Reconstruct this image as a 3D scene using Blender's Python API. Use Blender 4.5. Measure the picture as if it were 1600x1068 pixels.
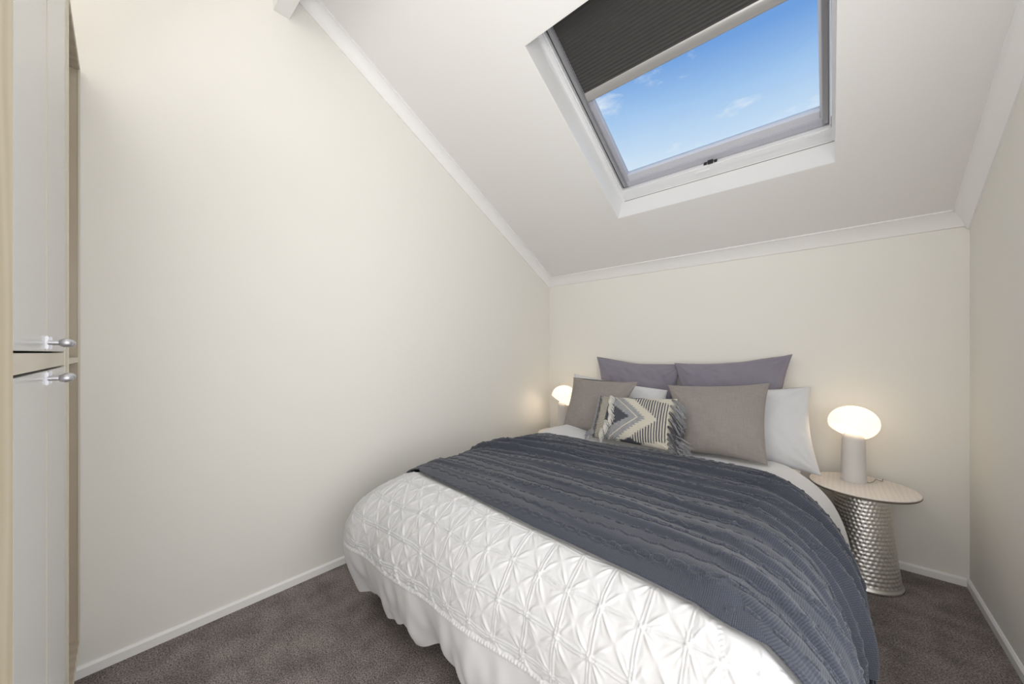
import bpy, bmesh, math, random
import numpy as np
from mathutils import Vector, Matrix, Euler
random.seed(7); rng = np.random.default_rng(7)
S = bpy.context.scene; COL = S.collection
for o in list(bpy.data.objects): bpy.data.objects.remove(o)

# ------------------------------------------------------------------ camera
XL, XR, YB, YF = -2.256, 0.583, 3.183, -3.0
cam = bpy.data.cameras.new('camera'); camo = bpy.data.objects.new('camera', cam); COL.objects.link(camo)
camo.location = (0, 0, 1.3); camo.rotation_euler = (math.pi/2, 0, math.radians(41.334))
cam.sensor_width = 36; cam.lens = 564.5/1600*36; cam.shift_y = 16.6/1600; cam.clip_start = .01
S.camera = camo
# ------------------------------------------------------------------ world
def N(nt, t, **k):
    n = nt.nodes.new(t)
    for a, b in k.items():
        if a == 'ins':
            for i, v in b.items(): n.inputs[i].default_value = v
        else: setattr(n, a, b)
    return n
w = bpy.data.worlds.new('sky'); S.world = w; w.use_nodes = True; nt = w.node_tree; nt.nodes.clear()
tc = N(nt, 'ShaderNodeTexCoord'); sep = N(nt, 'ShaderNodeSeparateXYZ'); nt.links.new(tc.outputs['Generated'], sep.inputs[0])
rp = N(nt, 'ShaderNodeValToRGB'); nt.links.new(sep.outputs[2], rp.inputs[0])
el = rp.color_ramp.elements
el[0].position = .0; el[0].color = (.62, .69, .76, 1); el[1].position = .40; el[1].color = (.62, .69, .76, 1)
for p_, c_ in ((.46, (.47, .59, .74, 1)), (.53, (.30, .46, .70, 1)), (.60, (.14, .29, .60, 1)), (1., (.09, .22, .52, 1))):
    e = el.new(p_); e.color = c_
mp = N(nt, 'ShaderNodeMapping'); nt.links.new(tc.outputs['Generated'], mp.inputs[0]); mp.inputs['Scale'].default_value = (3.2, 3.2, 9)
mp.inputs['Location'].default_value = (.35, .1, .0)
no = N(nt, 'ShaderNodeTexNoise', ins={'Scale': 1.7, 'Detail': 9, 'Roughness': .62}); nt.links.new(mp.outputs[0], no.inputs[0])
cr = N(nt, 'ShaderNodeValToRGB'); cr.color_ramp.elements[0].position = .56; cr.color_ramp.elements[1].position = .70
cr.color_ramp.elements[1].color = (.75, .75, .75, 1); nt.links.new(no.outputs[0], cr.inputs[0])
mx = N(nt, 'ShaderNodeMix', data_type='RGBA'); nt.links.new(cr.outputs[0], mx.inputs[0]); nt.links.new(rp.outputs[0], mx.inputs[6]); mx.inputs[7].default_value = (.70, .73, .77, 1)
bg = N(nt, 'ShaderNodeBackground'); nt.links.new(mx.outputs[2], bg.inputs[0]); bg.inputs[1].default_value = 1.42
wo = N(nt, 'ShaderNodeOutputWorld'); nt.links.new(bg.outputs[0], wo.inputs[0])
# ------------------------------------------------------------------ lights
def area(name, loc, rot, sx, sy, e, col=(1, 1, 1)):
    l = bpy.data.lights.new(name, 'AREA'); l.shape = 'RECTANGLE'; l.size = sx; l.size_y = sy; l.energy = e; l.color = col
    o = bpy.data.objects.new(name, l); COL.objects.link(o); o.location = loc; o.rotation_euler = rot; return o
def aim(o, t): o.rotation_euler = (Vector(t)-o.location).to_track_quat('-Z', 'Y').to_euler()
area('rear_fill_light', (-.3, -2.9, 1.7), (math.radians(90), 0, 0), 2.0, 2.6, 36, (.99, .995, 1))  # added soft fill from behind the camera; no doorway is built
aim(area('bounce_fill_light', (-.10, -.30, 1.75), (0, 0, 0), .9, .9, 15, (.98, .99, 1)), (-.75, .75, 3.4))  # added fill aimed up at the slope, evens out the room
aim(area('wardrobe_top_fill', (-1.25, -.35, 3.05), (0, 0, 0), .9, .7, 17, (.99, .995, 1)), (.58, 2.3, 1.0))  # added fill above the wardrobe, brightens the right wall; no fitting
area('right_fill_light', (XR-.03, .70, 1.3), (0, math.radians(90), 0), 1.8, 1.4, 24, (.985, .99, 1))  # added fill on the right wall, out of view; no real window
area('low_right_fill_light', (XR-.03, -.75, 1.0), (0, math.radians(90), 0), 1.6, 1.2, 26, (.985, .99, 1))  # second added fill, further back, lifts the lower left wall
sl_ = bpy.data.lights.new('sun', 'SUN'); sl_.energy = 1.1; sl_.angle = math.radians(75); sl_.color = (.95, .975, 1)
so = bpy.data.objects.new('sun', sl_); COL.objects.link(so); so.rotation_euler = (math.radians(-24), 0, 0)
S.view_settings.view_transform = 'Standard'; S.view_settings.look = 'None'; S.view_settings.gamma = 1
S.view_settings.use_curve_mapping = False; S.view_settings.exposure = -0.13

# ------------------------------------------------------------------ helpers
def link_mesh(name, me, m=None, parent=None, kind=None):
    o = bpy.data.objects.new(name, me); COL.objects.link(o)
    if m: me.materials.append(m)
    if parent: o.parent = parent
    if kind: o['kind'] = kind
    return o
def obj(name, bm, m=None, parent=None, kind=None, smooth=False):
    me = bpy.data.meshes.new(name); bmesh.ops.recalc_face_normals(bm, faces=bm.faces); bm.to_mesh(me); bm.free()
    if smooth:
        for p in me.polygons: p.use_smooth = True
    return link_mesh(name, me, m, parent, kind)
def sm(o, ang=40):
    for p in o.data.polygons: p.use_smooth = True
    o.data.set_sharp_from_angle(angle=math.radians(ang)); return o
def thing(name, label, cat, loc=(0, 0, 0), rz=0, group=None):
    o = bpy.data.objects.new(name, None); COL.objects.link(o); o.location = loc; o.rotation_euler = (0, 0, rz)
    o['label'] = label; o['category'] = cat
    if group: o['group'] = group
    o.empty_display_size = .1
    return o
def tag(o, label, cat, group=None):
    o['label'] = label; o['category'] = cat
    if group: o['group'] = group
    return o
def box(bm, x0, x1, y0, y1, z0, z1, bev=0):
    r = bmesh.ops.create_cube(bm, size=1, matrix=Matrix.Translation(((x0+x1)/2, (y0+y1)/2, (z0+z1)/2)) @ Matrix.Diagonal((x1-x0, y1-y0, z1-z0, 1)))
    if bev:
        es = set(e for v in r['verts'] for e in v.link_edges); bmesh.ops.bevel(bm, geom=list(es), offset=bev, segments=2, affect='EDGES')
def bx(name, x0, x1, y0, y1, z0, z1, m, parent=None, bev=0, kind=None):
    bm = bmesh.new(); box(bm, x0, x1, y0, y1, z0, z1, bev); return obj(name, bm, m, parent, kind)
def prism(bm, A, B):      # loft two polygons (lists of Vector) into a solid
    a = [bm.verts.new(p) for p in A]; b = [bm.verts.new(p) for p in B]; n = len(a)
    for i in range(n): bm.faces.new((a[i], a[(i+1) % n], b[(i+1) % n], b[i]))
    bm.faces.new(a[::-1]); bm.faces.new(b)
def tube(bm, pts, r, seg=6, r1=None):
    pts = [Vector(p) for p in pts]; rings = []
    for i, p in enumerate(pts):
        t = (pts[min(i+1, len(pts)-1)]-pts[max(i-1, 0)]).normalized()
        u = t.cross(Vector((0, 0, 1)))
        if u.length < .05: u = t.cross(Vector((1, 0, 0)))
        u.normalize(); v = t.cross(u); rr = r if r1 is None else r+(r1-r)*i/(len(pts)-1)
        rings.append([bm.verts.new(p+u*rr*math.cos(2*math.pi*k/seg)+v*rr*math.sin(2*math.pi*k/seg)) for k in range(seg)])
    for A, B in zip(rings, rings[1:]):
        for k in range(seg): bm.faces.new((A[k], A[(k+1) % seg], B[(k+1) % seg], B[k]))
    bm.faces.new(rings[0][::-1]); bm.faces.new(rings[-1])
def lathe(bm, prof, seg=64, sx=1, sy=1, cap=True):
    rings = [[bm.verts.new((r*sx*math.cos(2*math.pi*k/seg), r*sy*math.sin(2*math.pi*k/seg), z)) for k in range(seg)] for r, z in prof]
    for A, B in zip(rings, rings[1:]):
        for k in range(seg): bm.faces.new((A[k], A[(k+1) % seg], B[(k+1) % seg], B[k]))
    if cap: bm.faces.new(rings[0][::-1]); bm.faces.new(rings[-1])
def grid_mesh(name, P, m, parent=None, uv=None, col=None, closed_u=False, wrapfix=None):
    n, k = P.shape[:2]; V = P.reshape(-1, 3)
    i, j = np.meshgrid(np.arange(n-1), np.arange(k if closed_u else k-1), indexing='ij'); j2 = (j+1) % k
    F = np.stack([i*k+j, i*k+j2, (i+1)*k+j2, (i+1)*k+j], -1).reshape(-1, 4)
    me = bpy.data.meshes.new(name)
    me.vertices.add(len(V)); me.vertices.foreach_set('co', V.astype(np.float32).ravel())
    me.loops.add(F.size); me.loops.foreach_set('vertex_index', F.ravel().astype(np.int32))
    me.polygons.add(len(F)); me.polygons.foreach_set('loop_start', np.arange(0, F.size, 4, dtype=np.int32))
    me.update(calc_edges=True); me.polygons.foreach_set('use_smooth', np.ones(len(F), bool))
    if uv is not None:
        l = me.uv_layers.new(name='UVMap'); l.data.foreach_set('uv', uv.reshape(-1, 2)[F.ravel()].astype(np.float32).ravel())
    if col is not None:
        c = me.color_attributes.new('pattern', 'FLOAT_COLOR', 'POINT')
        c.data.foreach_set('color', np.concatenate([col.reshape(-1, 3), np.ones((len(V), 1))], 1).astype(np.float32).ravel())
    me.validate(); return link_mesh(name, me, m, parent)
def wob(x, y, f, seed, n=6):    # smooth pseudo noise from sines
    r = np.random.default_rng(seed); s = 0
    for _ in range(n):
        a = r.uniform(0, 2*math.pi); k = f*r.uniform(.5, 1.5); s = s+np.sin(k*(np.cos(a)*x+np.sin(a)*y)+r.uniform(0, 6.28))
    return s/math.sqrt(n)

# ------------------------------------------------------------------ materials
def mat(name, col, rough=.6, metal=0, bump=None, noisecol=None, sheen=0, spec=.5, coat=0, coord='Object'):
    m = bpy.data.materials.new(name); m.use_nodes = True; t = m.node_tree; b = t.nodes['Principled BSDF']
    b.inputs['Base Color'].default_value = (*col, 1); b.inputs['Roughness'].default_value = rough; b.inputs['Metallic'].default_value = metal
    b.inputs['Specular IOR Level'].default_value = spec
    if sheen: b.inputs['Sheen Weight'].default_value = sheen
    if coat: b.inputs['Coat Weight'].default_value = coat; b.inputs['Coat Roughness'].default_value = .15
    c = N(t, 'ShaderNodeTexCoord')
    if bump:       # scale, strength, distance
        n = N(t, 'ShaderNodeTexNoise', ins={'Scale': bump[0], 'Detail': 4}); t.links.new(c.outputs[coord], n.inputs[0])
        bp = N(t, 'ShaderNodeBump', ins={'Strength': bump[1], 'Distance': bump[2]}); t.links.new(n.outputs[0], bp.inputs['Height']); t.links.new(bp.outputs[0], b.inputs['Normal'])
    if noisecol:   # scale, other colour
        n = N(t, 'ShaderNodeTexNoise', ins={'Scale': noisecol[0], 'Detail': 5}); t.links.new(c.outputs[coord], n.inputs[0])
        q = N(t, 'ShaderNodeMix', data_type='RGBA'); t.links.new(n.outputs[0], q.inputs[0]); q.inputs[6].default_value = (*col, 1); q.inputs[7].default_value = (*noisecol[1], 1)
        t.links.new(q.outputs[2], b.inputs['Base Color'])
    return m
M = {}
M['wall'] = mat('wall_paint', (.83, .812, .765), .75, bump=(420, .12, .001), spec=.25)
M['ceil'] = mat('ceiling_paint', (.84, .825, .81), .8, bump=(300, .08, .001), spec=.2)
M['trim'] = mat('trim_paint', (.88, .87, .86), .45, spec=.4)
M['reveal'] = mat('reveal_paint', (.86, .86, .86), .6, spec=.3)
M['frame_white'] = mat('window_white', (.84, .84, .85), .35)
M['sash'] = mat('sash_grey', (.50, .50, .56), .4)
M['rail'] = mat('blind_rail_metal', (.42, .42, .44), .35, .6, bump=(500, .3, .001))
M['charcoal'] = mat('blind_fabric', (.062, .060, .058), .9)
M['alu'] = mat('blind_bar', (.50, .49, .48), .35, .35)
M['dark'] = mat('dark_gap', (.03, .03, .03), .8)
M['door_grey'] = mat('door_laminate', (.60, .60, .59), .22, spec=.45)
M['chrome'] = mat('satin_nickel', (.58, .58, .62), .42, 1)
M['white_cloth'] = mat('white_cotton', (.69, .69, .70), .85, bump=(900, .15, .0006), sheen=.15, spec=.2)
M['sheet'] = mat('fitted_sheet', (.80, .80, .83), .85, spec=.2)
M['mattress'] = mat('mattress_ticking', (.78, .75, .70), .8)
M['base'] = mat('bed_base_fabric', (.10, .10, .11), .9)
M['euro'] = mat('mauve_grey_cotton', (.245, .225, .275), .8, bump=(700, .2, .0006), sheen=.3, spec=.2)
M['zip'] = mat('cushion_edge', (.25, .23, .20), .8)
M['lampbody'] = mat('lamp_enamel', (.66, .64, .625), .45)
M['cord'] = mat('lamp_cord', (.30, .28, .26), .6)
M['silver'] = mat('hammered_metal', (.80, .78, .74), .42, 1, bump=(60, .15, .002))
M['edge'] = mat('table_edge', (.17, .135, .11), .5)
M['flock'] = mat('tuft_yarn', (.72, .70, .65), .95)
M['darkyarn'] = mat('dark_yarn', (.085, .085, .095), .95)
M['greyyarn'] = mat('grey_yarn', (.42, .42, .43), .95, noisecol=(60, (.16, .16, .18)))
def wood(name, a, b_, sc=(3, 3, .6), rough=.5):
    m = mat(name, a, rough); t = m.node_tree; b = t.nodes['Principled BSDF']; c = N(t, 'ShaderNodeTexCoord')
    mpn = N(t, 'ShaderNodeMapping'); mpn.inputs['Scale'].default_value = sc; t.links.new(c.outputs['Object'], mpn.inputs[0])
    n = N(t, 'ShaderNodeTexNoise', ins={'Scale': 2.5, 'Detail': 7, 'Distortion': 1.6}); t.links.new(mpn.outputs[0], n.inputs[0])
    wv = N(t, 'ShaderNodeTexWave', ins={'Scale': 1.6, 'Distortion': 9, 'Detail': 3}); t.links.new(mpn.outputs[0], wv.inputs[0])
    mm = N(t, 'ShaderNodeMath', operation='MULTIPLY'); t.links.new(n.outputs[0], mm.inputs[0]); t.links.new(wv.outputs['Fac'], mm.inputs[1])
    q = N(t, 'ShaderNodeMix', data_type='RGBA'); t.links.new(mm.outputs[0], q.inputs[0]); q.inputs[6].default_value = (*a, 1); q.inputs[7].default_value = (*b_, 1)
    t.links.new(q.outputs[2], b.inputs['Base Color']); return m
M['birch'] = wood('birch_plywood', (.66, .58, .43), (.50, .40, .25))
M['birch_rail'] = wood('birch_rail', (.66, .61, .52), (.58, .52, .42), (.5, 3, 12))
M['birch_in'] = wood('birch_inside', (.52, .46, .37), (.40, .33, .24))
M['birch_pale'] = wood('birch_pale', (.68, .64, .55), (.58, .52, .42))
M['table_top'] = wood('limed_wood', (.78, .73, .69), (.68, .63, .58), (9, .9, 3), .5)
def linen(name, a, b_):
    m = mat(name, a, .9, spec=.15, sheen=.2); t = m.node_tree; b = t.nodes['Principled BSDF']; c = N(t, 'ShaderNodeTexCoord'); hs = []
    for sc in ((500, 12, 1), (12, 500, 1)):
        q = N(t, 'ShaderNodeMapping'); q.inputs['Scale'].default_value = sc; t.links.new(c.outputs['UV'], q.inputs[0])
        n = N(t, 'ShaderNodeTexNoise', ins={'Scale': 1, 'Detail': 2}); t.links.new(q.outputs[0], n.inputs[0]); hs.append(n)
    ad = N(t, 'ShaderNodeMath', operation='ADD'); t.links.new(hs[0].outputs[0], ad.inputs[0]); t.links.new(hs[1].outputs[0], ad.inputs[1])
    mr = N(t, 'ShaderNodeMapRange', ins={'From Min': .7, 'From Max': 1.3}); t.links.new(ad.outputs[0], mr.inputs[0])
    q = N(t, 'ShaderNodeMix', data_type='RGBA'); t.links.new(mr.outputs[0], q.inputs[0]); q.inputs[6].default_value = (*a, 1); q.inputs[7].default_value = (*b_, 1)
    t.links.new(q.outputs[2], b.inputs['Base Color'])
    bp = N(t, 'ShaderNodeBump', ins={'Strength': .3, 'Distance': .0008}); t.links.new(mr.outputs[0], bp.inputs['Height']); t.links.new(bp.outputs[0], b.inputs['Normal']); return m
M['taupe'] = linen('taupe_linen', (.335, .30, .280), (.255, .228, .212))
# knitted throw: fine rib relief from the cloth's own UV, in metres
def knit(name, a, b_):
    m = mat(name, a, .95, spec=.15, sheen=.25); t = m.node_tree; b = t.nodes['Principled BSDF']; c = N(t, 'ShaderNodeTexCoord'); sp = N(t, 'ShaderNodeSeparateXYZ'); t.links.new(c.outputs['UV'], sp.inputs[0])
    def sn(sock, per, op='SINE'):
        q = N(t, 'ShaderNodeMath', operation='MULTIPLY'); t.links.new(sock, q.inputs[0]); q.inputs[1].default_value = 2*math.pi/per
        s = N(t, 'ShaderNodeMath', operation='SINE'); t.links.new(q.outputs[0], s.inputs[0]); return s.outputs[0]
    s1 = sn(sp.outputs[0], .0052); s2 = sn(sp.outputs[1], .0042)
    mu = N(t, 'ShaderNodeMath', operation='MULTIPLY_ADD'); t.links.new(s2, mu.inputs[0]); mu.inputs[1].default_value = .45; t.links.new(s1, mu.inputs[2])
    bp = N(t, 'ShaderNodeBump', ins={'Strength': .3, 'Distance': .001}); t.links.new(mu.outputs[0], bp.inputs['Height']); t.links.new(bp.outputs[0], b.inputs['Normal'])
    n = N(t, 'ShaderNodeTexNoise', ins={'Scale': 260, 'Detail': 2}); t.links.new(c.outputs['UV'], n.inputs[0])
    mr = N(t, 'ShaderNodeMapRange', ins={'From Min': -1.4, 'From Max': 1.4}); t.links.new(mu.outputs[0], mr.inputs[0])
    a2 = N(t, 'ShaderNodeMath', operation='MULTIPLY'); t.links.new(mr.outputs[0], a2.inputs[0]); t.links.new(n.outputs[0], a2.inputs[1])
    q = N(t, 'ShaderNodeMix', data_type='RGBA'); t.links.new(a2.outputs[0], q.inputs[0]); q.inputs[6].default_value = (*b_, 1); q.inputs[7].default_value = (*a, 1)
    t.links.new(q.outputs[2], b.inputs['Base Color']); return m
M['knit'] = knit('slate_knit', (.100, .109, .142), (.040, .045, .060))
def attr_mat(name):
    m = mat(name, (.5, .5, .5), .95, spec=.1, bump=(400, .4, .001)); t = m.node_tree
    a = N(t, 'ShaderNodeAttribute', attribute_name='pattern'); t.links.new(a.outputs['Color'], t.nodes['Principled BSDF'].inputs['Base Color']); return m
M['woven'] = attr_mat('woven_wool')
# carpet
m = mat('carpet_pile', (.1, .09, .085), 1, spec=.05, sheen=.1); t = m.node_tree; b = t.nodes['Principled BSDF']; c = N(t, 'ShaderNodeTexCoord')
n1 = N(t, 'ShaderNodeTexNoise', ins={'Scale': 165, 'Detail': 4, 'Roughness': .75}); n2 = N(t, 'ShaderNodeTexNoise', ins={'Scale': 7, 'Detail': 4, 'Roughness': .6}); n3 = N(t, 'ShaderNodeTexVoronoi', ins={'Scale': 240})
for n in (n1, n2, n3): t.links.new(c.outputs['Object'], n.inputs['Vector'])
r1 = N(t, 'ShaderNodeValToRGB'); t.links.new(n1.outputs[0], r1.inputs[0]); e = r1.color_ramp.elements
e[0].position = .38; e[0].color = (.065, .055, .051, 1); e[1].position = .62; e[1].color = (.46, .395, .372, 1)
r2 = N(t, 'ShaderNodeMapRange', ins={'From Min': .35, 'From Max': .65, 'To Min': .72, 'To Max': 1.2}); t.links.new(n2.outputs[0], r2.inputs[0])
vm = N(t, 'ShaderNodeVectorMath', operation='SCALE'); t.links.new(r1.outputs[0], vm.inputs[0]); t.links.new(r2.outputs[0], vm.inputs['Scale']); t.links.new(vm.outputs[0], b.inputs['Base Color'])
ad = N(t, 'ShaderNodeMath', operation='ADD'); t.links.new(n1.outputs[0], ad.inputs[0]); t.links.new(n3.outputs[0], ad.inputs[1])
bp = N(t, 'ShaderNodeBump', ins={'Strength': .9, 'Distance': .004}); t.links.new(ad.outputs[0], bp.inputs['Height']); t.links.new(bp.outputs[0], b.inputs['Normal']); M['carpet'] = m
# opal glass that glows, window glass
m = mat('opal_glass', (.42, .40, .37), .35); b = m.node_tree.nodes['Principled BSDF']; b.inputs['Emission Color'].default_value = (1, .84, .62, 1); b.inputs['Emission Strength'].default_value = .95; M['opal'] = m
t = m.node_tree; tl = N(t, 'ShaderNodeBsdfTranslucent'); tl.inputs[0].default_value = (1, .96, .88, 1); mi = N(t, 'ShaderNodeMixShader'); mi.inputs[0].default_value = .45
t.links.new(b.outputs[0], mi.inputs[1]); t.links.new(tl.outputs[0], mi.inputs[2]); t.links.new(mi.outputs[0], t.nodes['Material Output'].inputs[0])
m = bpy.data.materials.new('window_glass'); m.use_nodes = True; t = m.node_tree; t.nodes.clear()
o_ = N(t, 'ShaderNodeOutputMaterial'); mi = N(t, 'ShaderNodeMixShader'); tr = N(t, 'ShaderNodeBsdfTransparent'); gl = N(t, 'ShaderNodeBsdfGlossy', ins={'Roughness': .02}); fr = N(t, 'ShaderNodeFresnel', ins={'IOR': 1.25})
tr.inputs[0].default_value = (.97, .985, .98, 1)
t.links.new(fr.outputs[0], mi.inputs[0]); t.links.new(tr.outputs[0], mi.inputs[1]); t.links.new(gl.outputs[0], mi.inputs[2]); t.links.new(mi.outputs[0], o_.inputs[0]); M['glass'] = m

# ------------------------------------------------------------------ room shell
T = .25
bx('floor', XL-T, XR+T, YF-T, YB+T, -.1, 0, M['carpet'], kind='structure')
bx('wall_left', XL-T, XL, YF, YB, 0, 3.8, M['wall'], kind='structure')
bx('wall_right', XR, XR+T, YF, YB, 0, 3.8, M['wall'], kind='structure')
bx('wall_back', XL-T, XR+T, YB, YB+T, 0, 2.06, M['wall'], kind='structure')
bx('wall_front', XL-T, XR+T, YF-T, YF, 0, 3.8, M['wall'], kind='structure')
# sloping ceiling in its own frame: x along the room, s up the slope, d outward
SL = math.tan(math.radians(28.02)); LL = math.hypot(1, SL)
ES = Vector((0, -1/LL, SL/LL)); EN = Vector((0, SL/LL, 1/LL)); O0 = Vector((0, YB, 2.054))
def C3(x, s, d): return O0+Vector((x, 0, 0))+ES*s+EN*d
def cbox(bm, x0, x1, s0, s1, d0, d1): prism(bm, [C3(x0, s0, d0), C3(x1, s0, d0), C3(x1, s1, d0), C3(x0, s1, d0)], [C3(x0, s0, d1), C3(x1, s0, d1), C3(x1, s1, d1), C3(x0, s1, d1)])
def cb(name, x0, x1, s0, s1, d0, d1, m, parent=None, kind=None):
    bm = bmesh.new(); cbox(bm, x0, x1, s0, s1, d0, d1); return obj(name, bm, m, parent, kind)
OX0, OX1, OS0, OS1 = -1.235, .025, .605, 1.905
STOP = (YB-.61)*LL
bm = bmesh.new(); D1 = .30
xs = [XL-.05, OX0, OX1, XR+.05]; ss = [-.2, OS0, OS1, STOP]
V = {}
for d in (0, D1):
    for i, x in enumerate(xs):
        for j, s in enumerate(ss): V[i, j, d] = bm.verts.new(C3(x, s, d))
for i in range(3):
    for j in range(3):
        if (i, j) == (1, 1): continue
        for d in (0, D1): bm.faces.new([V[i, j, d], V[i+1, j, d], V[i+1, j+1, d], V[i, j+1, d]])
ring = [(1, 1), (2, 1), (2, 2), (1, 2)]
for a, c_ in zip(ring, ring[1:]+ring[:1]): bm.faces.new([V[(*a, 0)], V[(*c_, 0)], V[(*c_, D1)], V[(*a, D1)]])
out = [(i, 0) for i in range(4)]+[(3, 1), (3, 2), (3, 3)]+[(i, 3) for i in (2, 1, 0)]+[(0, 2), (0, 1)]
for a, c_ in zip(out, out[1:]+out[:1]): bm.faces.new([V[(*a, 0)], V[(*c_, 0)], V[(*c_, D1)], V[(*a, D1)]])
ceil = obj('ceiling', bm, M['ceil'], kind='structure')
zt = C3(0, STOP, 0).z
bx('ceiling_flat', XL-.05, XR+.05, YF-.05, .62, zt, zt+.3, M['ceil'], ceil)
# ridge beam
bx('trim_1', XL, XR, .613, .69, 3.15, zt+.03, M['trim'], kind='structure')
# cove cornices
def cove(pw, pc, corner):   # profile points from wall leg to ceiling leg, concave
    pts = []
    for k in range(13):
        u = k/12; a = (1-u)**2; b_ = 2*u*(1-u); c_ = u*u
        mid = corner*.45+(pw+pc)*.275
        pts.append(pw*a+mid*b_+pc*c_)
    return pts
def cornice(name, A, B):
    bm = bmesh.new(); prism(bm, A, B); return sm(obj(name, bm, M['trim'], kind='structure'), 30)
def rake(xw, sg, s):
    wallp = C3(xw, s, -.068); ceilp = C3(xw+sg*.072, s, 0); cor = C3(xw, s, 0)
    st = C3(xw+sg*.009, s, -.068); st2 = C3(xw+sg*.072, s, -.009)
    return [cor+EN*.004, wallp, st]+cove(st, C3(xw+sg*.062, s, -.009), C3(xw+sg*.009, s, -.009))+[st2, ceilp+EN*.004]
cornice('trim_2', rake(XL, 1, -.02), rake(XL, 1, STOP-.075*LL))
cornice('trim_3', rake(XR, -1, -.02), rake(XR, -1, STOP-.075*LL))
def backp(x):
    cor = C3(x, 0, 0); wp = Vector((x, YB, 2.004)); st = Vector((x, YB-.009, 2.004)); c2 = C3(x, .078, 0); st2 = C3(x, .078, -.009)
    return [cor+Vector((0, .003, .006)), wp, st]+cove(st, C3(x, .068, -.009), C3(x, .012, -.006))+[st2, c2+EN*.004]
cornice('trim_4', backp(XL+.001), backp(XR-.001))
# skirting
def skirt(name, A, B, inn):
    A, B, inn = Vector(A), Vector(B), Vector(inn); z = Vector((0, 0, 1)); t_ = .012; h = .045
    P = lambda p: [p, p+inn*t_, p+inn*t_+z*(h-.009), p+inn*(t_-.007)+z*h, p+z*h]
    bm = bmesh.new(); prism(bm, P(A), P(B)); return obj(name, bm, M['trim'], kind='structure')
skirt('baseboard_left', (XL, YF, 0), (XL, YB, 0), (1, 0, 0)); skirt('baseboard_right', (XR, YF, 0), (XR, YB, 0), (-1, 0, 0))
skirt('baseboard_back', (XL+.012, YB, 0), (XR-.012, YB, 0), (0, -1, 0))

def fill_frame(name, y0, y1, z0, z1):  # invented trim around an added fill light on the right wall
    bm = bmesh.new()
    for (a, b_, c_, d_) in ((y0-.06, y1+.06, z0-.06, z0), (y0-.06, y1+.06, z1, z1+.06), (y0-.06, y0, z0, z1), (y1, y1+.06, z0, z1)): box(bm, XR-.02, XR, a, b_, c_, d_)
    obj(name, bm, M['trim'], kind='structure')
fill_frame('fill_frame_1', -.0, 1.4, .4, 2.2); fill_frame('fill_frame_2', -1.35, -.15, .2, 1.8)  # unseen frames, added to go around the two right wall fills

# ------------------------------------------------------------------ skylight
win = bx('window_1', -.01, 0, -.01, 0, 0, .01, M['frame_white']) if False else None
win = bpy.data.objects.new('window_1', None); COL.objects.link(win); win.location = C3((OX0+OX1)/2, OS0, .1); win['kind'] = 'structure'
bpy.context.view_layer.update(); winM = win.matrix_world.inverted()
def wp_(name, *boxes, m, par=None):
    bm = bmesh.new()
    for b_ in boxes: cbox(bm, *b_)
    o = obj(name, bm, m); p = par or win; o.parent = p; o.matrix_parent_inverse = winM.copy(); return o
DF = .17
wp_('reveal_lining', (OX0-.0, OX0+.004, OS0, OS1, .001, DF+.06), (OX0, OX1, OS0, OS0+.004, .001, DF+.06), (OX0, OX1, OS1-.004, OS1, .001, DF+.06), (OX1-.003, OX1, OS0, OS1, .001, DF+.06), m=M['reveal'])
fo = dict(m=M['frame_white'])
# outer white frame (three steps), sash, glass
wp_('frame', (OX0+.004, OX0+.030, OS0+.004, OS1, DF, DF+.1), (OX1-.018, OX1-.003, OS0+.004, OS1, DF, DF+.1), (OX0+.004, OX1-.003, OS0+.004, OS0+.095, DF+.012, DF+.1), **fo)
wp_('frame_lip', (OX0+.030, OX0+.038, OS0+.09, OS1, DF+.010, DF+.1), (OX1-.026, OX1-.020, OS0+.09, OS1, DF+.008, DF+.1), (OX0+.012, OX1-.012, OS0+.055, OS0+.088, DF+.004, DF+.012), **fo)
wp_('shadow_gap', (OX0+.038, OX0+.048, OS0+.09, OS1, DF+.04, DF+.1), m=M['dark'])
wp_('sash', (OX0+.048, OX0+.085, OS0+.10, OS1+.1, DF+.03, DF+.09), (OX0+.085, OX0+.104, OS0+.12, OS1+.1, DF+.045, DF+.09),
    (OX1-.055, OX1-.026, OS0+.10, OS1+.1, DF+.03, DF+.09), (OX0+.048, OX1-.026, OS0+.10, OS0+.140, DF+.03, DF+.09), m=M['sash'])
wp_('sash_bead', (OX0+.104, OX1-.062, OS0+.140, OS0+.186, DF+.045, DF+.09), (OX1-.066, OX1-.055, OS0+.12, OS1+.1, DF+.045, DF+.09), m=mat('sash_light', (.66, .67, .72), .35))
wp_('pane', (OX0+.09, OX1-.05, OS0+.13, OS1+.2, DF+.075, DF+.079), m=M['glass'])
wp_('frame_shadow_line', (OX0+.02, OX1-.006, OS0+.0042, OS0+.0075, DF-.003, DF), m=M['cord'])  # dark strip standing in for the shadow line between frame and reveal
wp_('latch', (-.605, -.575, OS0+.096, OS0+.112, DF+.008, DF+.03), (-.63, -.612, OS0+.096, OS0+.104, DF+.012, DF+.03), (-.568, -.552, OS0+.096, OS0+.104, DF+.012, DF+.03), m=M['dark'])
wp_('latch_plate', (-.69, -.60, OS0+.058, OS0+.066, DF-.002, DF+.006), (-.11, -.04, OS0+.078, OS0+.086, DF-.002, DF+.006), m=M['frame_white'])
# top of the roof opening closed beyond the blind's head
wp_('head_lining', (OX0, OX1, OS1+.1, OS1+.12, .02, DF+.12), m=M['reveal'])
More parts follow.
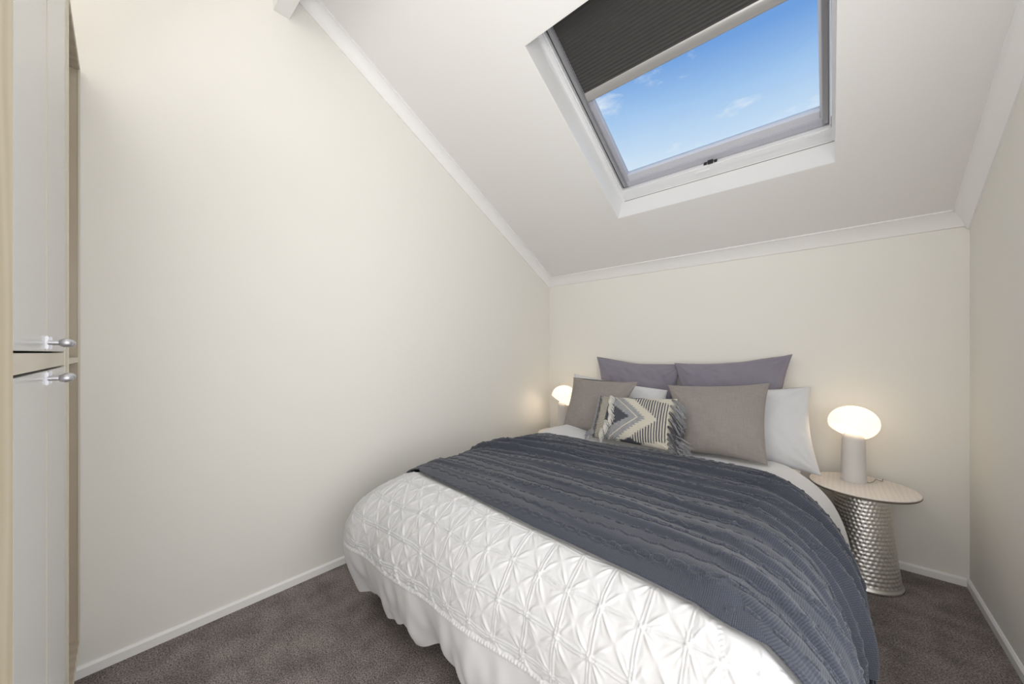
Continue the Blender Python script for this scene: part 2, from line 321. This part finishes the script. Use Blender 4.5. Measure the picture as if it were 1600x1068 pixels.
# pleated blind
bl = thing('skylight_blind', 'charcoal pleated blackout blind half drawn across the skylight', 'blind', C3(-.6, 1.5, DF)); bpy.context.view_layer.update(); bi = bl.matrix_world.inverted()
def bpart(name, bm, m): o = obj(name, bm, m); o.parent = bl; o.matrix_parent_inverse = bi.copy(); return o
bm = bmesh.new(); prev = None; s = 1.455; k = 0; xa, xb = OX0+.086, OX1-.030
while s < OS1+.02:
    d = DF+.030+(.0035 if k % 2 else 0); r = [bm.verts.new(C3(xa, s, d)), bm.verts.new(C3(xb, s, d))]
    if prev: bm.faces.new((prev[0], prev[1], r[1], r[0]))
    prev = r; s += .0095; k += 1
o = bpart('pleated_fabric', bm, M['charcoal']); o.modifiers.new('t', 'SOLIDIFY').thickness = .002
bm = bmesh.new()   # rounded bottom rail
R = [C3(xa, 1.428+.033*math.cos(a), DF+.036+.016*math.sin(a)) for a in np.linspace(0, 2*math.pi, 20, endpoint=False)]
prism(bm, R, [p+Vector((xb-xa, 0, 0)) for p in R]); sm(bpart('bottom_rail', bm, M['alu']))
bm = bmesh.new(); cbox(bm, OX0+.056, OX0+.084, OS0+.12, OS1+.02, DF+.018, DF+.032); cbox(bm, OX0+.074, OX0+.078, OS0+.12, OS1, DF+.013, DF+.018); bpart('side_rail', bm, M['rail'])
bm = bmesh.new(); cbox(bm, OX1-.052, OX1-.032, OS0+.12, OS1+.02, DF+.018, DF+.032); bpart('side_rail', bm, M['rail'])

# ------------------------------------------------------------------ built-in wardrobe
wd = thing('built_in_wardrobe', 'pale birch wardrobe with grey doors against the left wall', 'wardrobe', (XL+.004, -.056, 0), -math.atan(.026))
Z0, Z1, DP = .15, 2.43, .40; t_ = .018
def wpart(name, x0, x1, y0, y1, z0, z1, m, par=wd, bev=.0): return bx(name, x0, x1, y0, y1, z0, z1, m, par, bev)
wpart('side_panel', .012, .03, -DP, 0, Z0, Z1, M['birch_in']); wpart('edge_band', .010, .032, -.004, .001, Z0, Z1, M['birch_pale'])
wpart('bottom_panel', .03, 1.40, -DP, -.001, Z0, Z0+t_, M['birch_in']); wpart('top_panel', .03, 1.40, -DP, -.001, Z1-t_, Z1, M['birch_in'])
wpart('edge_band', .030, .46, -.004, .001, Z0, Z0+t_*.8, M['birch_pale'])
wpart('edge_band', .030, .46, -.004, .001, Z1-t_*.8, Z1, M['birch_pale'])
wpart('divider', .461, .479, -DP, 0, Z0, Z1, M['birch']); wpart('stile', .479, .566, -.022, 0, .02, 2.9, M['birch_pale'])
wpart('stile', .461, .479, -.022, .001, .02, 2.9, M['birch_pale'])
wpart('stile', 1.306, 1.42, -DP, 0, .02, 2.9, M['birch']); wpart('back_panel', .03, 1.306, -DP, -DP+.008, Z0, Z1, M['birch_in'])
wpart('middle_rail', .566, 1.306, -.022, -.002, 1.264, 1.299, M['birch_rail']); wpart('shelf', .03, .461, -DP+.01, -.004, 1.262, 1.282, M['birch_pale'])
wpart('kickboard', .05, 1.39, -.16, -.14, 0, Z0, M['birch_in'])
wpart('upper_rail', .566, 1.306, -.022, -.001, Z1+.0, 2.9, M['birch_pale'])
def handle(px_, zz, door):
    bm = bmesh.new(); box(bm, px_-.0035, px_+.0035, .0, .005, zz-.015, zz+.015, .0015); tube(bm, [(px_, .004, zz), (px_, .022, zz)], .005, 12)
    for _ in (0,):
        r = bmesh.ops.create_uvsphere(bm, u_segments=20, v_segments=14, radius=1, matrix=Matrix.Translation((px_, .0285, zz)) @ Matrix.Diagonal((.0095, .0115, .0095, 1)))
    sm(obj('handle', bm, M['chrome'], door))
for (x0, x1, hx) in ((.568, .938, .90), (.942, 1.303, .965)):
    for (z0, z1, hz) in ((1.303, Z1-.002, 1.322), (Z0+.002, 1.259, 1.243)):
        d_ = bx('door', x0, x1, -.020, 0, z0, z1, M['door_grey'], wd, .0012); handle(hx, hz, d_)
        xe = x1 if hx > (x0+x1)/2 else x0
        bx('edge_band', xe-.001, xe+.001, -.019, .0006, z0, z1, M['birch_pale'], d_)

# ------------------------------------------------------------------ bed
CX = -.915; WI = .66; YH = 2.69; L1 = 1.54; CELL = .11
bed = thing('bed', 'queen bed base and mattress under the white duvet', 'bed', (CX, 2.08, 0))
bx('bed_base', -.765, .765, -1.0, 1.02, .13, .36, M['base'], bed, .01)
for sx_ in (-1, 1):
    for sy_ in (-.9, .92): bx('leg', sx_*.70-.025, sx_*.70+.025, sy_-.025, sy_+.025, 0, .13, M['dark'], bed, .004)
bx('mattress', -.765, .765, -1.0, 1.03, .36, .575, M['mattress'], bed, .04)
o = bx('fitted_sheet', -.772, .772, -.2, 1.036, .44, .588, M['sheet'], bed, .045); sm(o)

# drape profile: reach r and height z by arc length q
pr = np.array([(0, .0), (.08, -.012), (.17, -.057), (.24, -.132), (.28, -.232), (.29, -.342), (.272, -.472), (.225, -.602)])
def dense(pts, n=300):
    t0 = np.arange(len(pts)); tt = np.linspace(0, len(pts)-1, n); out = []
    for c_ in range(2):
        y = pts[:, c_]; mm = np.gradient(y); i = np.minimum(tt.astype(int), len(pts)-2); u = tt-i
        out.append((2*u**3-3*u**2+1)*y[i]+(u**3-2*u**2+u)*mm[i]+(-2*u**3+3*u**2)*y[i+1]+(u**3-u**2)*mm[i+1])
    return np.array(out).T
PD = dense(pr); PQ = np.concatenate([[0], np.cumsum(np.hypot(*np.diff(PD, axis=0).T))])
PT = np.gradient(PD, PQ, axis=0)
def topz(b): return .672-.038*np.clip((L1-.35-b)/1.0, 0, 1)
def drape(a, b, Ha_l, Ha_r, Hb, off, flare=None):
    """a across, b down the bed from the head edge (bed coordinates, metres of cloth). Returns P, normal, q, pattern coords."""
    sg = np.sign(a); aa = np.abs(a); Ha = 1.; Hb = 1.
    ua = np.clip(aa-WI, 0, None)/Ha; ub = np.clip(b-L1, 0, None)/Hb; mxx = np.maximum(ua, ub)
    ph = np.where(mxx < 1e-9, 0, np.where(ub >= ua, .5*ua/np.maximum(ub, 1e-9), 1-.5*ub/np.maximum(ua, 1e-9)))   # 0 foot, 1 side
    ph = np.clip(ph, 0, 1); q = mxx*(Hb+(Ha-Hb)*ph)
    q = np.where(ub <= 0, ua*Ha, np.where(ua <= 0, ub*Hb, q))
    th = ph*math.pi/2; dx = np.sin(th)*sg; dy = -np.cos(th)
    sc = 1+.14*np.cos(th)**2+.40*np.sin(2*th)**2*np.clip(q/.30, 0, 1)**.8*np.where(a < 0, 1, .45)
    qc = np.clip(q, 0, PQ[-1]); r = np.interp(qc, PQ, PD[:, 0])*sc; z = np.interp(qc, PQ, PD[:, 1]); tr_ = np.interp(qc, PQ, PT[:, 0]); tz = np.interp(qc, PQ, PT[:, 1])
    X = CX+sg*np.minimum(aa, WI)+r*dx; Y = YH-np.minimum(b, L1)+r*dy; Zz = topz(b)+z
    nrm = np.stack([-tz*dx, -tz*dy, tr_], -1); nrm /= np.maximum(np.linalg.norm(nrm, axis=-1, keepdims=True), 1e-9)
    corner = (ua > 0) & (ub > 0)
    pa = np.where(corner, sg*(WI+ph*5*CELL), a); pb = np.where(corner, L1+q, b)
    P = np.stack([X, Y, Zz], -1)+nrm*off[..., None]
    # cloth hangs forward at its head edge
    dr = np.clip(q, 0, 1); s_ = np.where((ua > 0) & (ub <= 0), dr, 0); fade = np.clip(1-b/1.2, 0, 1)
    P[..., 1] -= .62*s_**1.25*fade
    P[..., 0] += sg*.10*np.clip(s_-.12, 0, 1)*fade**2
    P[..., 2] += .075*np.clip((.75-b)/.5, 0, 1)*np.clip((-a-.35)/.4, 0, 1)*np.clip((.34-s_)/.2, 0, 1)
    P[..., 2] = np.maximum(P[..., 2], .012)
    return P, nrm, q, pa, pb, ph
def duvet_h(pa, pb, q, side):
    """relief of the gathered lattice. pa, pb pattern coords."""
    c = CELL; warp = .008
    pa, pb = pa+warp*wob(pa, pb, 11, 3)+.003*wob(pa, pb, 40, 13), pb+warp*wob(pa, pb, 11, 4)+.003*wob(pa, pb, 40, 14)
    i = np.round(pa/c); j = np.round(pb/c); dx = pa-i*c; dy = pb-j*c
    odd = (np.abs(i+j) % 2) == 1
    u = np.where(odd, dy, dx); v = np.where(odd, dx, dy)            # v along the bundle
    hsh = np.sin(i*12.9898+j*78.233)*43758.5453; hsh = hsh-np.floor(hsh); h2 = np.sin(i*39.3+j*11.1)*2741.3; h2 = h2-np.floor(h2)
    rr = np.hypot(dx, dy)
    puff = .007*(np.abs(np.sin(math.pi*pa/c)*np.sin(math.pi*pb/c))+1e-6)**.42
    ang = np.degrees(np.arctan2(u, np.abs(v)))+(hsh-.5)*8
    fan = 0
    for a0, am in ((-41, .9), (-21, .7), (0, .5), (20, .8), (40, .9), (66, .35), (-66, .35)):
        fan = fan+am*np.exp(-((ang-a0-(h2-.5)*9)/6.5)**2)
    vv = np.clip((np.abs(v)-.004)/.02, 0, 1)
    win_ = 1-(2*np.maximum(np.abs(dx), np.abs(dy))/c)**4
    fan = fan*np.exp(-(rr/.062)**2)*np.clip((rr-.006)/.02, 0, 1)*.0072*(.3+.7*vv)*win_
    bund = .0026*np.exp(-(u/.006)**2)*np.exp(-(v/.032)**4)*(1+.35*np.sin(v*700+hsh*6))
    du = np.abs(pa-np.round(pa/c)*c); dv = np.abs(pb-np.round(pb/c)*c)
    tuck = .0055*np.maximum(np.exp(-((du-.004)/.0024)**2), np.exp(-((dv-.004)/.0024)**2))
    # loose creases across each panel
    cre = .0022*(1-np.abs(wob(pa, pb, 70, 9, 5))).clip(-1, 1)*np.clip(puff/.008, 0, 1)
    # the long diagonal pleats which run from bundle to bundle
    k1 = np.abs(((pa+pb)/c) % 2-1); k2 = np.abs(((pa-pb)/c) % 2-1)
    dia = .0026*(np.exp(-((np.minimum(k1, 1-k1)-.0)*c*.707/.0035)**2)+np.exp(-((np.minimum(k2, 1-k2)-.0)*c*.707/.0035)**2))*np.clip((.075-rr)/.03, 0, 1)
    return (puff+fan+bund+tuck+cre+dia)*(.88+.16*wob(pa, pb, 9, 55))
KA = [-1.4, -1.0, -.72, -.4, .1, .45, .66, .9, 1.25]
KB0 = [.56, .56, .51, .38, .30, .31, .355, .41, .46]
KA1 = [-1.4, -1.0, -.72, -.3, .1, .5, .66, .78, .92, 1.25]
KB1 = [1.575, 1.575, 1.59, 1.61, 1.64, 1.657, 1.668, 1.70, 1.745, 1.79]
def build_duvet():
    HL, HR, HB = .74, .47, .74; SEAM = 4.25*CELL
    A = np.concatenate([np.linspace(-WI-HL, -WI-.001, 270), np.linspace(-WI, WI, 470), np.linspace(WI+.001, WI+HR, 120)])
    B = np.concatenate([np.linspace(-.03, 1.30, 150), np.linspace(1.304, L1+HB, 370)])
    b, a = np.meshgrid(B, A, indexing='ij')
    P0, n, q, pa, pb, ph = drape(a, b, HL, HR, HB, np.zeros_like(a))
    h = duvet_h(pa, pb, q, None)
    lattice = np.clip((pb-.9)/.2, 0, 1)                # plain cloth at the head
    below = np.clip((q-SEAM)/.02, 0, 1)
    per = np.where(ph > .5, pa, pa)
    hang = np.where((np.abs(pa) > WI) & (pb <= L1), pb, pa)    # coordinate along the hem
    ruf = wob(hang, q*.15, 38, 21)*.012+wob(hang, q*.3, 85, 22)*.004
    seam = -.004*np.exp(-((q-SEAM)/.004)**2)+.0025*np.exp(-((q-SEAM-.012)/.006)**2)*(1+np.sin(hang*520))
    off = h*lattice*(1-below)+below*(.006+ruf*np.clip((q-SEAM)/.12, 0, 1.6))+seam*lattice
    big = wob(hang, q, 11, 31)*.016*np.clip((q-.15)/.3, 0, 1)
    off = off+big+(1-lattice)*(.004+wob(a, b, 16, 41)*.003)
    kb0 = np.interp(a, KA, KB0); kb1 = np.interp(a, KA1, KB1)      # pressed flat under the throw
    press = np.clip(np.minimum(b-kb0-.0, kb1-b-.0)/.02+.6, 0, 1)*np.clip((a+1.0)/.05, 0, 1)
    off = off*(1-press)+press*.0
    P, *_ = drape(a, b, HL, HR, HB, off)
    # rounded, thick head edge
    P[0, :, 2] -= .022; P[1, :, 2] -= .010; P[2, :, 2] -= .004
    uv = np.stack([a, b], -1)
    o = grid_mesh('duvet', P, M['white_cloth'], uv=uv)
    return o
duv = build_duvet(); tag(duv, 'white gathered pintuck duvet covering the bed down to the carpet', 'duvet')

def build_throw():
    HR, HL, HB = .53, .32, .9
    A = np.concatenate([np.linspace(-WI-HL, -WI-.001, 100), np.linspace(-WI, WI, 420), np.linspace(WI+.001, WI+HR, 190)])
    T_ = np.linspace(0, 1, 500)
    t, a = np.meshgrid(T_, A, indexing='ij')
    b0 = np.interp(A, KA, KB0)
    b1 = np.interp(A, KA1, KB1)
    b = b0[None, :]+(b1-b0)[None, :]*t
    b = b+.004*np.sin(a*60)*(t < .01)
    # long folds across the bed
    folds = [(.10, .012, .050, .5), (.21, .028, .035, -.4), (.30, .013, .03, .9), (.37, .034, .04, .2), (.47, .030, .03, -.6), (.54, .012, .02, .4), (.63, .018, .03, .7), (.74, .012, .025, -.3), (.86, .015, .03, .5), (.935, .007, .02, -.4)]
    h = np.zeros_like(a); an = (a+WI)/(2*WI)
    for (tc_, am, wd_, ph) in folds:
        cen = tc_+.025*np.sin(an*3.1+ph*5)+.03*(an-.5)*ph; wloc = wd_*(1+.25*np.sin(an*5+ph*9)); x = (t-cen)/wloc
        amp = am*(.75+.35*np.sin(an*4+ph*7))
        h = h+1.35*amp*np.exp(-np.abs(np.where(x > 0, x*2.4, x*.75))**1.8)
    h = h+.003*wob(a*.35, b, 55, 5)+.002*wob(a*.6, b, 30, 8)
    # cable pattern
    for k in range(24):
        bc = .30+k*.062; kind = k % 3; hh = 0
        if kind == 0:
            for s_ in (-1, 1):
                dd = b-(bc+s_*.009*np.sin(a*2*math.pi/.10+k)); hh = hh+.006*np.exp(-(dd/.0035)**2)
        elif kind == 1:
            dd = b-(bc+.006*np.sin(a*2*math.pi/.16+k*2)); hh = .005*np.exp(-(dd/.003)**2)*(.5+.5*np.sign(np.sin(a*2*math.pi/.05+k)))
        else:
            tri = np.abs(((a/.07+k*.3) % 1)*2-1)-.5; dd = b-(bc+.016*tri); hh = .0058*np.exp(-(dd/.0032)**2)
        h = h+hh-.002*np.exp(-((b-bc)/.02)**2)
    edge = np.clip(np.minimum(t, 1-t)/.03, 0, 1)
    off = .022+h*(.25+.75*edge)-(1-edge)*.004
    hang = np.clip((a-WI-.1)/.3, 0, 1); off = off+hang*wob(b, a*.3, 34, 77)*.008
    P, *_ = drape(a, b, HL, HR, HB, off)
    # left end: folded ends just over the side
    uv = np.stack([a, b], -1)
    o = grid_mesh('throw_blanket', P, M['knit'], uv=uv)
    s_ = o.modifiers.new('thick', 'SOLIDIFY'); s_.thickness = .007; s_.offset = -1
    return o, P[:, -1, :]
thr, hemline = build_throw(); tag(thr, 'slate blue cable knit throw laid across the white duvet', 'throw')
bm = bmesh.new(); r_ = random.Random(3)
for i in range(4, len(hemline)-3, 3):
    p = Vector(hemline[i]); L_ = r_.uniform(.07, .11); dx_ = r_.uniform(-.012, .012); dy_ = r_.uniform(-.012, .012)
    tube(bm, [p+Vector((-.002, 0, .006)), p+Vector((dx_*.3, dy_*.5, -L_*.45)), p+Vector((dx_, dy_, -L_))], .0026, 5, .0018)
fr = obj('fringe', bm, M['knit'], thr, kind='stuff', smooth=True)

# ------------------------------------------------------------------ cushions and pillows
def pillow(name, corners, thick, m, label, cat, group=None, pinch=.03, seed=1, n=70, wr=.004, flange=0, sag=.0, colf=None, relief=None, front=None, down=0, pw=.55, nv=None):
    TL, TR, BR, BL = [np.array(c, float) for c in corners]; nv = nv or n
    u1 = np.linspace(-1, 1, n); v1 = np.linspace(-1, 1, nv); v, u = np.meshgrid(v1, u1, indexing='ij')   # v: -1 bottom, 1 top
    def mid(u, v):
        uu = (u+1)/2; vv = (v+1)/2
        return (TL*((1-uu)*vv)[..., None]+TR*(uu*vv)[..., None]+BR*(uu*(1-vv))[..., None]+BL*((1-uu)*(1-vv))[..., None])
    ui = u*(1-pinch*2*(1-v**2)*1.0*(np.abs(u)**2)); vi = v*(1-pinch*2*(1-u**2)*(np.abs(v)**2))
    P = mid(ui, vi)
    wv = np.linalg.norm(TR-TL); hv = np.linalg.norm(TL-BL)
    nn = np.cross((TR-TL), (TL-BL)); nn /= np.linalg.norm(nn)
    if nn[1] > 0: nn = -nn                                        # towards the foot of the bed
    prof = (np.clip(1-np.abs(u)**2.2, 0, 1)*np.clip(1-np.abs(v)**2.2, 0, 1))**pw
    prof = prof*(1-.15*v)
    # creases from the corners
    th = 0
    for cu, cv, k in ((-1, 1, 0), (1, 1, 1), (1, -1, 2), (-1, -1, 3)):
        ru = (u-cu)*wv/2; rv = (v-cv)*hv/2; r = np.hypot(ru, rv); an = np.arctan2(rv*-cv, ru*-cu)
        th = th+np.sin(an*14+seed+k*1.7)*np.exp(-(r/.13)**2)*np.clip(r/.05, 0, 1)
    wrk = wr*(th*1.3+wob(u*wv, v*hv, 22, seed+5)*.8+(1-np.abs(wob(u*wv, v*hv, 32, seed+9)))*.5)
    edge = np.clip(np.minimum(1-np.abs(u), 1-np.abs(v))/.1, 0, 1)
    rel = relief(u, v) if relief is not None else 0
    f = P+nn*(thick/2*prof+(wrk+rel)*edge+.0012)[..., None]; bck = P-nn*(thick/2*prof*.8+wrk*edge*.4+.0012)[..., None]
    f[..., 2] -= sag*(1-u**2)*np.clip(v, 0, 1); bck[..., 2] -= sag*(1-u**2)*np.clip(v, 0, 1)
    full = np.concatenate([f, bck[:, ::-1]], 1)                   # a closed sleeve in u
    uvc = np.stack([np.concatenate([u, u[:, ::-1]+3], 1)*wv/2, np.concatenate([v, v], 1)*hv/2], -1)
    col = None
    if colf is not None:
        c = colf(u, v); col = np.concatenate([c, np.ones_like(c)*np.array((.62, .58, .48))], 1)
    o = grid_mesh(name, full, m, uv=uvc, col=col, closed_u=True)
    me = o.data; bm = bmesh.new(); bm.from_mesh(me); bmesh.ops.holes_fill(bm, edges=[e for e in bm.edges if e.is_boundary], sides=0); bmesh.ops.remove_doubles(bm, verts=[v_ for v_ in bm.verts], dist=.0002); bm.to_mesh(me); bm.free()
    for p in me.polygons: p.use_smooth = True
    tag(o, label, cat, group)
    return o, f, nn
pillow('euro_pillow', [(-1.655, 3.10, 1.261), (-.90, 3.11, 1.205), (-.95, 3.03, .62), (-1.58, 3.03, .62)], .14, M['euro'], 'left mauve grey pillow standing at the back against the wall', 'pillow', 'mauve grey pillows', seed=2, wr=.006, pinch=.05)
pillow('euro_pillow', [(-.95, 3.08, 1.216), (-.190, 3.11, 1.29), (-.25, 3.03, .62), (-.87, 3.01, .62)], .14, M['euro'], 'right mauve grey pillow standing at the back, overlapping its neighbour', 'pillow', 'mauve grey pillows', seed=5, wr=.006, pinch=.05)
pillow('bed_pillow', [(-1.826, 2.97, 1.10), (-.955, 2.93, 1.005), (-.90, 2.78, .60), (-1.70, 2.78, .60)], .16, M['white_cloth'], 'white pillow mostly hidden behind the left taupe cushion', 'pillow', 'white bed pillows', seed=8, wr=.003)
pillow('bed_pillow', [(-.94, 2.95, 1.00), (-.090, 2.975, 1.083), (-.036, 2.765, .583), (-.86, 2.78, .615)], .17, M['white_cloth'], 'white pillow at the right with its corner over the side table', 'pillow', 'white bed pillows', seed=11, wr=.004, pinch=.035)
pillow('taupe_cushion', [(-1.752, 2.84, 1.076), (-1.132, 2.79, 1.071), (-1.225, 2.53, .645), (-1.70, 2.58, .672)], .15, M['taupe'], 'taupe linen cushion on the left behind the woven cushion', 'cushion', 'taupe linen cushions', seed=14, pinch=.045, wr=.003)
pillow('taupe_cushion', [(-.903, 2.78, 1.059), (-.288, 2.81, 1.106), (-.266, 2.525, .652), (-.75, 2.50, .655)], .15, M['taupe'], 'large taupe linen cushion on the right of the woven cushion', 'cushion', 'taupe linen cushions', seed=17, pinch=.04, wr=.003)
# woven lumbar cushion
CR = np.array((.62, .585, .50)); DK = np.array((.075, .078, .092)); GR = np.array((.36, .36, .37))
def wcol(u, v):
    x = (u+1)/2; y = v; ay = np.abs(y+.03)
    jag = .02*np.sign(np.sin(y*70))
    hx = np.sin(x*311+y*173)*np.sin(x*97-y*233); sp = np.where(hx > .0, 1., .45)[..., None]       # heathered yarn
    heather = GR*sp*1.25
    c = np.ones(u.shape+(3,))*CR
    c = np.where((x < .69-.36*ay+jag*.6)[..., None], heather*(.8+.4*(np.sin(x*240+ay*90) > 0)[..., None]), c)
    c = np.where((np.abs(x-(.60-.37*ay)) < .011)[..., None], CR, c)
    c = np.where(((x < .50-.48*ay+jag*.6) & (ay < .75))[..., None], DK*(1+.6*(hx > .3)[..., None]), c)
    # striped triangles, upper and lower right
    st = np.where(np.sin(x*2*math.pi/.030) > -.1, 1, 0)[..., None]
    m2 = (x > .83-.38*ay+jag*.5) & (x < .93) & (ay < .97-.75*np.clip(x-.62, 0, 1)+jag)
    c = np.where(m2[..., None], st*CR*.95+(1-st)*DK*1.4, c)
    c = np.where((x < .17)[..., None], (np.where(np.sin(y*95+x*60) > -.2, 1., .35)[..., None])*CR*.9, c)
    c = np.where(((x < .05) & (np.sin(y*80) > 0))[..., None], DK, c)
    c = np.where(((np.abs(x-.52)*.9 < (np.abs(y)-.86)+jag*.8))[..., None], DK, c)
    return c
def wrel(u, v):
    x = (u+1)/2; ay = np.abs(v+.03)
    r = .0022*np.sin(x*2*math.pi/.015)*(x > .62)+.0012*np.sin(u*170+v*60)*np.sin(v*110)
    return r+.005*np.exp(-((x-(.60-.37*ay))/.008)**2)
lc = [(-1.355, 2.60, .955), (-.775, 2.58, .985), (-.735, 2.37, .675), (-1.325, 2.40, .675)]
lum, lf, ln = pillow('woven_cushion', lc, .13, M['woven'], 'small oblong cream and charcoal woven cushion with tassels, frontmost on bed', 'cushion', seed=20, n=260, nv=170, wr=.002, pinch=.02, colf=wcol, relief=wrel)
lnv = Vector(ln)
def lp(x, v):   # point on the front face, x 0..1, v -1..1
    j = int(round(x*(lf.shape[1]-1))); i = int(round((v+1)/2*(lf.shape[0]-1))); return Vector(lf[i, j])
down = (lp(.5, -.9)-lp(.5, .9)).normalized(); right = (lp(.9, 0)-lp(.1, 0)).normalized()
def bunch(name, p, dirv, n, L, spread, m, rad=.0035, wave=.008, seed=0, lab=None):
    r = random.Random(seed); bm = bmesh.new()
    for k in range(n):
        f = (k/(max(n-1, 1))-.5); d = (dirv+down*f*spread+lnv*r.uniform(-.05, .25)).normalized(); pts = []
        st = p+down*f*.03*spread
        for q in range(5):
            s_ = q/4; pts.append(st+d*L*s_*r.uniform(.93, 1.05)+lnv*(.006+.012*math.sin(s_*3.1))+down*(.03*s_*s_)+right*wave*math.sin(s_*6+k))
        tube(bm, pts, rad, 5, rad*.7)
    o = obj(name, bm, m, lum, smooth=True); return o
k = 0
for (v0, v1, m_, dv, L, n) in ((.92, .10, 'greyyarn', .62, .145, 26), (.35, -.45, 'darkyarn', .80, .15, 26), (-.45, -.95, 'greyyarn', .30, .18, 18)):
    for q in range(4):
        vv = v0+(v1-v0)*q/3; d_ = (right*.8+down*dv).normalized()
        bunch('tassel', lp(.955, vv), d_, n//3, L*random.uniform(.85, 1.1), .35, M[m_], .0036, .003, k); k += 1
for (x_, v_) in ((.17, .78), (.20, .30), (.23, -.10), (.18, -.45), (.13, -.80)):
    bunch('tuft', lp(x_, v_)+lnv*.004, (right*.9+down*.35).normalized(), 9, .05, 1.3, M['flock'], .0042, .0, k); k += 1
for q in range(16):
    bunch('edge_loop', lp(.015, .95-1.85*q/15), (-right*.9+down*.2).normalized(), 3, .018, .4, M['greyyarn'], .003, 0, k); k += 1
for q in range(3):
    bunch('tassel', lp(.03, -.85+.05*q), (-right*.9+down*.35).normalized(), 5, .06, .5, M['greyyarn'], .003, 0, k); k += 1

# ------------------------------------------------------------------ side tables and lamps
def side_table(loc, label):
    t = thing('side_table', label, 'side table', loc, 0, 'hammered metal side tables')
    nr, ns = 150, 260; zz = np.linspace(.004, .500, nr); an = np.linspace(0, 2*math.pi, ns, endpoint=False)
    A, Z_ = np.meshgrid(an, zz); f = Z_/.5
    R = .166-.052*f-.012*np.sin(f*math.pi)*.4
    R = R+.006*np.exp(-((Z_-.012)/.008)**2)+.004*np.exp(-((Z_-.495)/.008)**2)
    row = np.floor((Z_-.03)/.0205); nd = 40
    ca = A*nd/(2*math.pi)+.5*(row % 2)+.22*np.sin(row*7.3); da = (ca-np.round(ca))*(2*math.pi/nd)*.15; dz = (Z_-.03)-(row+.5)*.0205
    R = R-.0032*np.exp(-((da/.0075)**2+(dz/.0058)**2))*((Z_ > .03) & (Z_ < .485))
    P = np.stack([R*np.cos(A), R*np.sin(A), Z_], -1); grid_mesh('drum_base', P, M['silver'], t, closed_u=True)
    bm = bmesh.new(); lathe(bm, [(.118, .497), (.118, .509)], 64); obj('top_plate', bm, M['dark'], t)
    bm = bmesh.new(); lathe(bm, [(.222, .508), (.231, .510), (.235, .514), (.235, .5205)], 128); sm(obj('table_edge', bm, M['edge'], t))
    bm = bmesh.new(); lathe(bm, [(.2345, .5206), (.2345, .523), (.232, .5252)], 128); sm(obj('table_top', bm, M['table_top'], t))
    t.scale = (1, 1, 1.02); return t
def copy_tree(o, parent=None):
    c = o.copy(); COL.objects.link(c); c.parent = parent
    for ch in [x for x in list(bpy.data.objects) if x.parent == o]: copy_tree(ch, c)
    return c
TR_ = (.138, 2.90, 0); TL_ = (-1.925, 2.925, 0)
st = side_table(TR_, 'round limed wood side table on hammered silver drum, right of bed')
def table_lamp(loc, label, rz=0):
    t = thing('table_lamp', label, 'lamp', loc, rz, 'mushroom table lamps')
    bm = bmesh.new(); pf = [(.058, 0), (.0585, .004), (.057, .06), (.0545, .16), (.052, .25)]
    for a in np.linspace(.15, math.pi/2, 9): pf.append((.052*math.cos(a)+.0005, .25+.05*math.sin(a)))
    lathe(bm, pf, 64, 1, .92); sm(obj('lamp_body', bm, M['lampbody'], t), 60)
    # opal shade: oblate shell with a slanting opening towards the foot of the bed
    n, k = 40, 96; V_ = []; C0 = Vector((0, .0, .345)); pn = Vector((-.40, -.50, -.77)).normalized(); pd = .045
    ax = pn; e1 = ax.orthogonal().normalized(); e2 = ax.cross(e1); amax = math.acos(-.40)
    outer = []
    P = np.zeros((2*n, k, 3))
    for i in range(2*n):
        inner = i >= n; ii = i if not inner else 2*n-1-i; th = .001+(math.pi-.92)*ii/(n-1); sc = 1 if not inner else .955
        for j in range(k):
            a = 2*math.pi*j/k; d = (-ax)*math.cos(th)+(e1*math.cos(a)+e2*math.sin(a))*math.sin(th)
            P[i, j] = (d.x*.116*sc+C0.x, d.y*.116*sc+C0.y+.012, d.z*.100*sc+C0.z)
    grid_mesh('lamp_shade', P, M['opal'], t, closed_u=True)
    bm = bmesh.new(); bmesh.ops.create_uvsphere(bm, u_segments=16, v_segments=10, radius=.02, matrix=Matrix.Translation((0, .012, .335)))
    bulb = obj('bulb', bm, M['bulb'], t, smooth=True)
    return t
m = mat('bulb_glow', (1, .9, .75), .4); b = m.node_tree.nodes['Principled BSDF']; b.inputs['Emission Color'].default_value = (1, .78, .5, 1); b.inputs['Emission Strength'].default_value = 6; M['bulb'] = m
lr = table_lamp((.106, 2.965, .536), 'lit white mushroom lamp with grey body on the right side table')
bm = bmesh.new(); cz = .536+.003
tube(bm, [(.155, 2.955, cz+.004), (.175, 2.965, cz), (.192, 2.985, cz+.006), (.205, 3.01, cz+.018), (.218, 3.035, cz+.006), (.235, 3.06, cz), (.24, 3.11, cz-.0), (.235, 3.15, cz-.03), (.22, 3.16, .3)], .0022, 8)
cdo = obj('cord', bm, M['cord'], smooth=True); cdo.parent = lr; cdo.matrix_parent_inverse = Matrix.Translation((-.106, -2.965, -.536))
st2 = copy_tree(st); st2.location = TL_; st2['label'] = 'round side table hidden behind the bed, in the left corner'
ll = table_lamp((-1.945, 2.965, .536), 'lit white mushroom lamp in the left corner, partly behind taupe cushion')
def glow(x, y, z):
    l = bpy.data.lights.new('lamp_glow', 'POINT'); l.energy = 1.9; l.color = (1, .80, .60); l.shadow_soft_size = .05; o = bpy.data.objects.new('lamp_glow', l); COL.objects.link(o); o.location = (x, y, z); return o
for p in ((.106, 2.97, .536+.33), (-1.945, 2.97, .536+.33)): glow(*p)
